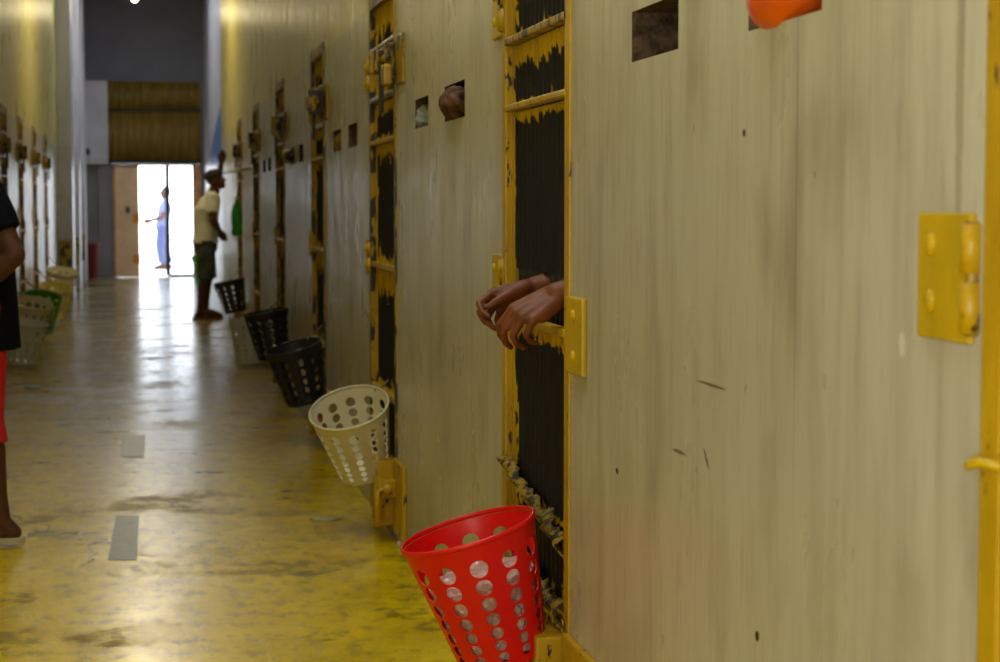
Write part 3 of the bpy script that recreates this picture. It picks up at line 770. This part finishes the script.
# ---------------------------------------------------------------- people
def hand(bm, wrist, xd, dorsal, left, flex, thumb=(0.5, .35, .25), s=1.0, spread=.05, tcurl=.0):
    """palm, four unequal fingers and a thumb; returns nothing, fills bm"""
    x = V(xd).normalized(); z = V(dorsal); z = (z-x*z.dot(x)).normalized()
    y = z.cross(x) if not left else x.cross(z)            # towards the thumb
    W = V(wrist)
    def P(a): return W+(x*a[0]+y*a[1]+z*a[2])*s
    mc = [(.090, .029, .0), (.094, .0095, .003), (.088, -.0105, .001), (.078, -.029, -.004)]
    base = [(.012, .017, 0), (.010, .006, .002), (.010, -.006, .001), (.012, -.016, -.002)]
    ln = [(.043, .026, .021), (.047, .030, .022), (.044, .028, .022), (.034, .021, .019)]
    rd = [(.0098, .0086, .0076, .0064), (.0102, .0088, .0078, .0066), (.0096, .0084, .0074, .0064), (.0086, .0074, .0066, .0056)]
    for k in range(4):
        capsule(bm, P(base[k]), P(mc[k]), .0155*s, .0118*s)
        p = V(mc[k]); a = 0; sp = (1.5-k)*spread
        for j in range(3):
            a += flex[k][j]
            dloc = V((math.cos(a)*math.cos(sp), math.cos(a)*math.sin(sp), -math.sin(a)))
            p2 = p+dloc*ln[k][j]
            capsule(bm, P(p), P(p2), rd[k][j]*s, rd[k][j+1]*s, 12)
            p = p2
    for k in range(3):                                     # flesh of the palm between the metacarpals
        m0 = (V(base[k])+V(base[k+1]))/2+V((.012, 0, -.004)); m1 = (V(mc[k])+V(mc[k+1]))/2+V((-.010, 0, -.004))
        capsule(bm, P(m0), P(m1), .014*s, .0108*s)
    chain(bm, [P((.012, -.020, -.008)), P((.055, -.029, -.010))], [.014*s, .0125*s])
    # thumb
    p0 = V((.014, .020, -.008)); sp, dn, bend = thumb
    d1 = V((math.cos(sp), math.sin(sp)*math.cos(dn), -math.sin(sp)*math.sin(dn)-.15)).normalized()
    p1 = p0+d1*.044
    d2 = (d1+V((bend, -.12, -.35*tcurl-.1))).normalized(); p2 = p1+d2*.034
    d3 = (d2+V((bend, -.15, -.5*tcurl-.1))).normalized(); p3 = p2+d3*.024
    chain(bm, [P(p0), P(p1), P(p2), P(p3)], [.0165*s, .0125*s, .0102*s, .0078*s])
    capsule(bm, P((.03, .016, -.008)), P(p0.lerp(p1, .75)), .0135*s, .0105*s)    # web of the thumb

RELAX = [(.35, .5, .3), (.4, .55, .35), (.45, .6, .35), (.5, .6, .4)]

def loft(bm, secs, n=28):
    rings(bm, [[V(c)+V(a)*math.cos(2*pi*k/n)*ra+V(b)*math.sin(2*pi*k/n)*rb for k in range(n)] for c, a, b, ra, rb in secs])

def person(name, label, origin, fwd, J, shirt, shorts, skin, cap=None, hair=None, shoe=None, vox=.006, hands=None, shirt_hem=.78, short_len=.85, parts=True):
    """J holds joints in a local frame (forward, left, up); fwd is the facing direction in the world"""
    f = V((fwd[0], fwd[1], 0)).normalized(); l = V((-f.y, f.x, 0)); O = V(origin); Z = V((0, 0, 1))
    W = lambda p: O+f*p[0]+l*p[1]+Z*p[2]
    J = {k: W(v) for k, v in J.items()}
    bm = bmesh.new()
    pel, che, nek, hed = J['pelvis'], J['chest'], J['neck'], J['head']
    up = (che-pel).normalized()
    mid = pel.lerp(che, .5)
    loft(bm, [(pel-up*.10, f, l, .085, .13), (pel, f, l, .115, .165), (mid, f, l, .105, .145), (che, f, l, .122, .165), (che.lerp(nek, .6), f, l, .095, .15), (nek-up*.005, f, l, .06, .075)])
    capsule(bm, J['shL'], J['shR'], .058, .058)
    capsule(bm, nek-up*.03, hed-V((0, 0, .06)), .060, .054)
    h = J.get('face', None)
    hf = (h-O).normalized() if h else f
    hf = f if h is None else (h-hed).normalized(); hl = V((-hf.y, hf.x, 0)).normalized(); hu = hf.cross(hl)
    rot = Matrix((hf, hl, hu)).transposed()
    H = lambda a, b, c: hed+hf*a+hl*b+hu*c
    ellipsoid(bm, H(-.008, 0, .028), (.096, .076, .092), rot); ellipsoid(bm, H(.022, 0, -.045), (.070, .058, .068), rot)
    ellipsoid(bm, H(.062, 0, -.092), (.026, .03, .022), rot); ellipsoid(bm, H(.082, 0, .022), (.018, .05, .014), rot)
    capsule(bm, H(.086, 0, .01), H(.106, 0, -.030), .009, .014); ellipsoid(bm, H(.084, 0, -.062), (.014, .026, .012), rot)
    for s in (-1, 1):
        ellipsoid(bm, H(-.012, s*.078, -.005), (.02, .009, .033), rot); ellipsoid(bm, H(.062, s*.04, -.025), (.025, .02, .022), rot)
    for s in 'LR':
        sh, el, wr = J['sh'+s], J['el'+s], J['wr'+s]
        chain(bm, [sh, sh.lerp(el, .4), el], [.056, .050, .040])
        chain(bm, [el, el.lerp(wr, .28), el.lerp(wr, .75), wr], [.040, .043, .033, .0285])
        d = (wr-el).normalized()
        hp = (hands or {}).get(s)
        if hp: hand(bm, wr, hp[0], hp[1], s == 'L', hp[2], *hp[3:])
        else:
            dor = l if s == 'L' else -l
            hand(bm, wr+d*.004, d, dor, s == 'L', RELAX)
        hp_, kn, an = J['hip'+s], J['kn'+s], J['an'+s]
        chain(bm, [hp_, hp_.lerp(kn, .45), kn], [.092, .082, .056])
        cd = -f*.018
        chain(bm, [kn, kn.lerp(an, .30)+cd, kn.lerp(an, .72)+cd*.3, an], [.055, .057, .040, .036])
        toe = J.get('toe'+s, an+f*.17-Z*.045); toe.z = max(toe.z, O.z+.022)
        heel = an-f*.045-Z*.045 if J.get('toe'+s) is None else an-(toe-an).normalized()*.04-Z*.04
        chain(bm, [an, an.lerp(toe, .5)+Z*.006, toe], [.036, .034, .022]); capsule(bm, heel, toe, .030, .026); capsule(bm, heel, an, .030, .034)
    r = obj(name, bm, skin); remesh(r, vox, 5 if vox > .004 else 11)
    tag(r, label, 'person')
    # shirt
    bm = bmesh.new(); e = .018
    hem = pel+up*(-.12 if shirt_hem is None else (shirt_hem-pel.z+O.z))
    loft(bm, [(hem, f, l, .135+e, .178+e), (pel+up*.05, f, l, .122+e, .17+e), (mid, f, l, .115+e, .158+e), (che, f, l, .128+e, .172+e), (che.lerp(nek, .6), f, l, .10+e, .155+e), (nek-up*.015, f, l, .07, .085)])
    capsule(bm, J['shL'], J['shR'], .074, .074)
    for s in 'LR':
        sh, el = J['sh'+s], J['el'+s]; d, a, b = frame_of(el-sh)
        e1 = sh.lerp(el, .68)
        loft(bm, [(sh-d*.03, a, b, .066, .066), (sh.lerp(el, .3), a, b, .073, .073), (e1, a, b, .068, .068)])
    remesh(obj('shirt', bm, shirt, r), .009, 3)
    bm = bmesh.new()
    loft(bm, [(pel+up*.09, f, l, .125, .172), (pel, f, l, .138, .182), (pel-Z*.10, f, l, .135, .18), (pel-Z*.16, f, l, .11, .17)])
    for s in 'LR':
        hp_, kn, an = J['hip'+s], J['kn'+s], J['an'+s]
        end = hp_.lerp(kn, short_len) if short_len <= 1 else kn.lerp(an, short_len-1)
        d, a, b = frame_of(kn-hp_)
        loft(bm, [(hp_-d*.02, a, b, .108, .108), (hp_.lerp(kn, .5), a, b, .104, .104)]+([(kn, a, b, .092, .092)] if short_len > 1 else [])+[(end, a, b, .092, .092)])
    remesh(obj('shorts', bm, shorts, r), .009, 3)
    if hair:
        bm = bmesh.new(); ellipsoid(bm, H(-.022, 0, .045), (.094, .082, .086), rot); ellipsoid(bm, H(-.05, 0, .0), (.06, .074, .07), rot); remesh(obj('hair', bm, hair, r), .006, 2)
    if cap:
        bm = bmesh.new(); ellipsoid(bm, H(-.010, 0, .062), (.106, .086, .074), rot); ellipsoid(bm, H(.105, 0, .050), (.075, .07, .010), rot); remesh(obj('cap', bm, cap, r), .006, 2)
    for s in (-1, 1):
        bm = bmesh.new(); ellipsoid(bm, H(.078, s*.032, .0), (.012, .014, .010), rot, 10); obj('eye', bm, M['eye'], r, True)
    if shoe:
        for s in 'LR':
            an = J['an'+s]; toe = J.get('toe'+s, an+f*.17-Z*.045); g = (toe-an); g.z = 0; g.normalize(); q = Z.cross(g)
            bm = bmesh.new(); c0 = an-g*.085; zb = min(toe.z, an.z)-.040
            if 'toe'+s in J: zb = toe.z-.04
            for i, (t, wd) in enumerate(((.0, .036), (.08, .04), (.17, .047), (.25, .042))):
                pass
            secs = [[c0+g*t+q*wd*a+Z*(zb-c0.z+b) for a, b in ((-1, 0), (1, 0), (1, .022), (-1, .022))] for t, wd in ((0, .02), (.03, .036), (.10, .038), (.19, .046), (.25, .040), (.285, .02))]
            rings(bm, secs); so = obj('sandal', bm, shoe, r)
            bm = bmesh.new(); tube(bm, [c0+g*.15+q*.05*a+Z*(zb-c0.z+b) for a, b in ((-1, .012), (-.9, .05), (0, .085), (.9, .05), (1, .012))], .009, 8); obj('strap', bm, shoe, so, True)
    return r
M['eye'] = simple('eye', (.25, .22, .2, 1), .2)

# two hands through the barred door: a person standing in the cell, facing the corridor
fA = [(.55, .75, .45), (.62, .85, .5), (.70, .95, .5), (.80, 1.0, .5)]
fB = [(.45, 1.05, .55), (.65, .95, .5), (.80, .85, .5), (.95, .8, .5)]
PO = V((1.42, 4.40, 0))
def loc(x, y, z): return (PO.x-x, PO.y-y, z)       # world -> (forward -X, left -Y, up)
wrR, wrL = on_x(531, 289, DX-.012), on_x(557, 294, DX-.005)
J = dict(pelvis=(0, 0, .95), chest=(.02, 0, 1.28), neck=(.03, 0, 1.45), head=(.07, 0, 1.60), shL=(.04, .17, 1.40), shR=(.04, -.17, 1.40),
         elL=loc(1.215, wrL.y-.01, wrL.z+.06), elR=loc(1.205, wrR.y+.03, wrR.z+.06), wrL=loc(*wrL), wrR=loc(*wrR),
         hipL=(0, .09, .92), hipR=(0, -.09, .92), knL=(.02, .1, .49), knR=(.02, -.1, .49), anL=(0, .1, .085), anR=(0, -.1, .085))
person('person', 'person behind the tall barred door with two bare hands hanging out of it', PO, (-1, 0), J, simple('grey_shirt', (.1, .1, .11, 1), .9), simple('dark_shorts', (.03, .03, .04, 1), .9), M['skin'], hair=simple('black_hair', (.01, .01, .01, 1), .6), vox=.0034,
       hands={'L': ((-.86, -.10, -.46), (-.36, -.55, .75), fA, (.4, .6, .1), 1.12, .07), 'R': ((-.93, .0, -.30), (-.28, .70, .62), fB, (.26, .5, .10), 1.08, .07, -.2)})

# man reaching up to the far lock
ch = simple('patterned_shorts_cloth', lin(70, 78, 84), .9, 0, .55, 9)
mo = px(208, 316, 21.6); mo.z = 0
J = dict(pelvis=(-.02, 0, .90), chest=(.0, 0, 1.25), neck=(.07, 0, 1.43), head=(.10, 0, 1.57), shL=(.06, .17, 1.38), shR=(.05, -.17, 1.37),
         elL=(.14, .19, 1.54), wrL=(.18, .13, 1.77), elR=(.05, -.24, 1.12), wrR=(.12, -.20, 1.0),
         hipL=(-.02, .09, .87), hipR=(-.02, -.09, .87), knL=(.02, .10, .47), knR=(-.03, -.10, .47), anL=(-.02, .10, .085), anR=(-.10, -.10, .085), face=(.2, 0, 1.60))
person('person', 'man in dark cap, pale shirt and patterned shorts reaching up at the right wall', mo, (1, .05), J, simple('pale_grey_shirt', lin(216, 218, 226), .9, 0, .06), ch, M['skin_dark'], cap=simple('dark_cap', (.02, .02, .025, 1), .8), shoe=simple('tan_sandal', lin(120, 80, 50), .6), shirt_hem=.86, short_len=1.05)

# person at the left edge, seen from the side, arms folded forward
lo = V((-.628, 7.4, 0))
J = dict(pelvis=(.0, 0, .93), chest=(.0, 0, 1.25), neck=(.04, 0, 1.44), head=(.10, 0, 1.58), shL=(-.02, .19, 1.36), shR=(-.0, -.19, 1.37),
         elL=(-.15, .24, 1.10), wrL=(.06, .20, .92), elR=(-.12, -.25, 1.09), wrR=(.10, -.18, .94),
         hipL=(.0, .09, .90), hipR=(.01, -.09, .90), knL=(.0, .10, .48), knR=(.05, -.10, .48), anL=(-.075, .10, .10), anR=(.05, -.10, .085))
person('person', 'person in black shirt and red shorts cut off by the left edge of the photo', lo, (-1, 0), J, simple('black_shirt', (.004, .005, .012, 1), .9, 0, .1, 12, .12), simple('red_shorts_cloth', lin(205, 14, 30), .8), M['skin_dark'], hair=simple('dark_hair', (.01, .01, .01, 1), .6), shoe=simple('pale_sandal', lin(190, 182, 150), .6), shirt_hem=.74, short_len=1.22)

# man outside in the glare
oo = px(163, 270, 38.5); oo.z = 0
J = dict(pelvis=(0, 0, .90), chest=(-.05, 0, 1.22), neck=(-.06, 0, 1.40), head=(-.06, 0, 1.55), shL=(-.06, .18, 1.35), shR=(-.06, -.18, 1.35),
         elL=(.0, .22, 1.06), wrL=(.24, .18, 1.0), elR=(-.0, -.24, 1.07), wrR=(.22, -.2, .98),
         hipL=(0, .09, .87), hipR=(0, -.09, .87), knL=(.06, .10, .47), knR=(-.02, -.10, .47), anL=(.0, .10, .085), anR=(-.12, -.10, .10))
person('person', 'figure in blue-grey clothes walking past outside the bright gateway', oo, (-1, 0), J, simple('blue_shirt', lin(112, 118, 150), .9), simple('blue_trousers', lin(78, 84, 122), .9), M['skin_dark'], hair=simple('short_hair', (.02, .02, .02, 1), .6), shoe=simple('dark_sandal', (.05, .05, .05, 1), .6), shirt_hem=.82, short_len=1.9)

# ---------------------------------------------------------------- lamps and daylight
warm = (1, .84, .48)
def lamp(x, y, z, w, label):
    r = empty('ceiling_lamp', (x, y, z)); tag(r, label, 'lamp')
    bm = bmesh.new(); ellipsoid(bm, (x, y, z), (.05, .05, .065)); obj('bulb', bm, emit('lit_bulb', (1, .86, .5, 1), 14), r, True)
    bm = bmesh.new(); rings(bm, [[V((x+q*math.cos(2*pi*k/20), y+q*math.sin(2*pi*k/20), z+h)) for k in range(20)] for q, h in ((.15, .03), (.06, .10), (.03, .15), (.025, .14), (.05, .09), (.14, .025))]); obj('lamp_shade', bm, simple('enamel_shade', (.5, .5, .48, 1), .4), r, True)
    bm = bmesh.new(); tube(bm, [(x, y, z+.14), (x, y, CEIL)], .01, 8); obj('hanging_rod', bm, M['dark_steel'], r)
    L = bpy.data.lights.new('lamp_light', 'POINT'); L.energy = w; L.color = warm; L.shadow_soft_size = .12
    o = bpy.data.objects.new('lamp_light', L); C.objects.link(o); o.location = (x, y, z-.2)
lamp(-.15, 30.0, 4.47, 14, 'lit lamp hanging before the dark grey wall above the corrugated sheeting')
lamp(-.05, 21.0, 4.45, 100, 'lit lamp over the corridor above the reaching man')
lamp(-.05, 6.5, 4.7, 22, 'lit lamp over the corridor above the cream white basket')

def area(name, loc, rot, sx, sy, w, col):
    L = bpy.data.lights.new(name, 'AREA'); L.shape = 'RECTANGLE'; L.size = sx; L.size_y = sy; L.energy = w; L.color = col
    o = bpy.data.objects.new(name, L); C.objects.link(o); o.location = loc; o.rotation_euler = rot
    return o
area('skylight_near', (0, 4.0, CEIL+.2), (0, 0, 0), .9, 5, 75, (.92, .95, 1))
area('side_entrance', (LX-.22, -1.5, 1.47), (0, -pi/2, 0), 2.3, 1.7, 175, (1, .985, .96))

w = bpy.data.worlds.new('sky'); S.world = w; w.use_nodes = True
nt = w.node_tree; bg = nt.nodes['Background']
bg.inputs['Color'].default_value = (.84, .91, 1, 1); bg.inputs['Strength'].default_value = 5.6

# ---------------------------------------------------------------- camera
cam = bpy.data.cameras.new('camera'); co = bpy.data.objects.new('camera', cam); C.objects.link(co)
cam.sensor_width = 36; cam.lens = F/1000*36
co.location = (0, 0, CH); co.rotation_euler = FW.to_track_quat('-Z', 'Y').to_euler()
cam.dof.use_dof = True; cam.dof.focus_distance = 4.45; cam.dof.aperture_fstop = 6.5
cam.clip_start = .05; cam.clip_end = 300
S.camera = co
S.view_settings.view_transform = 'Standard'; S.view_settings.look = 'None'
S.view_settings.exposure = 0.1; S.view_settings.gamma = 1; S.view_settings.use_curve_mapping = False
S.cycles.use_denoising = True
S.cycles.max_bounces = 8; S.cycles.diffuse_bounces = 5; S.cycles.glossy_bounces = 4
S.cycles.sample_clamp_indirect = 4
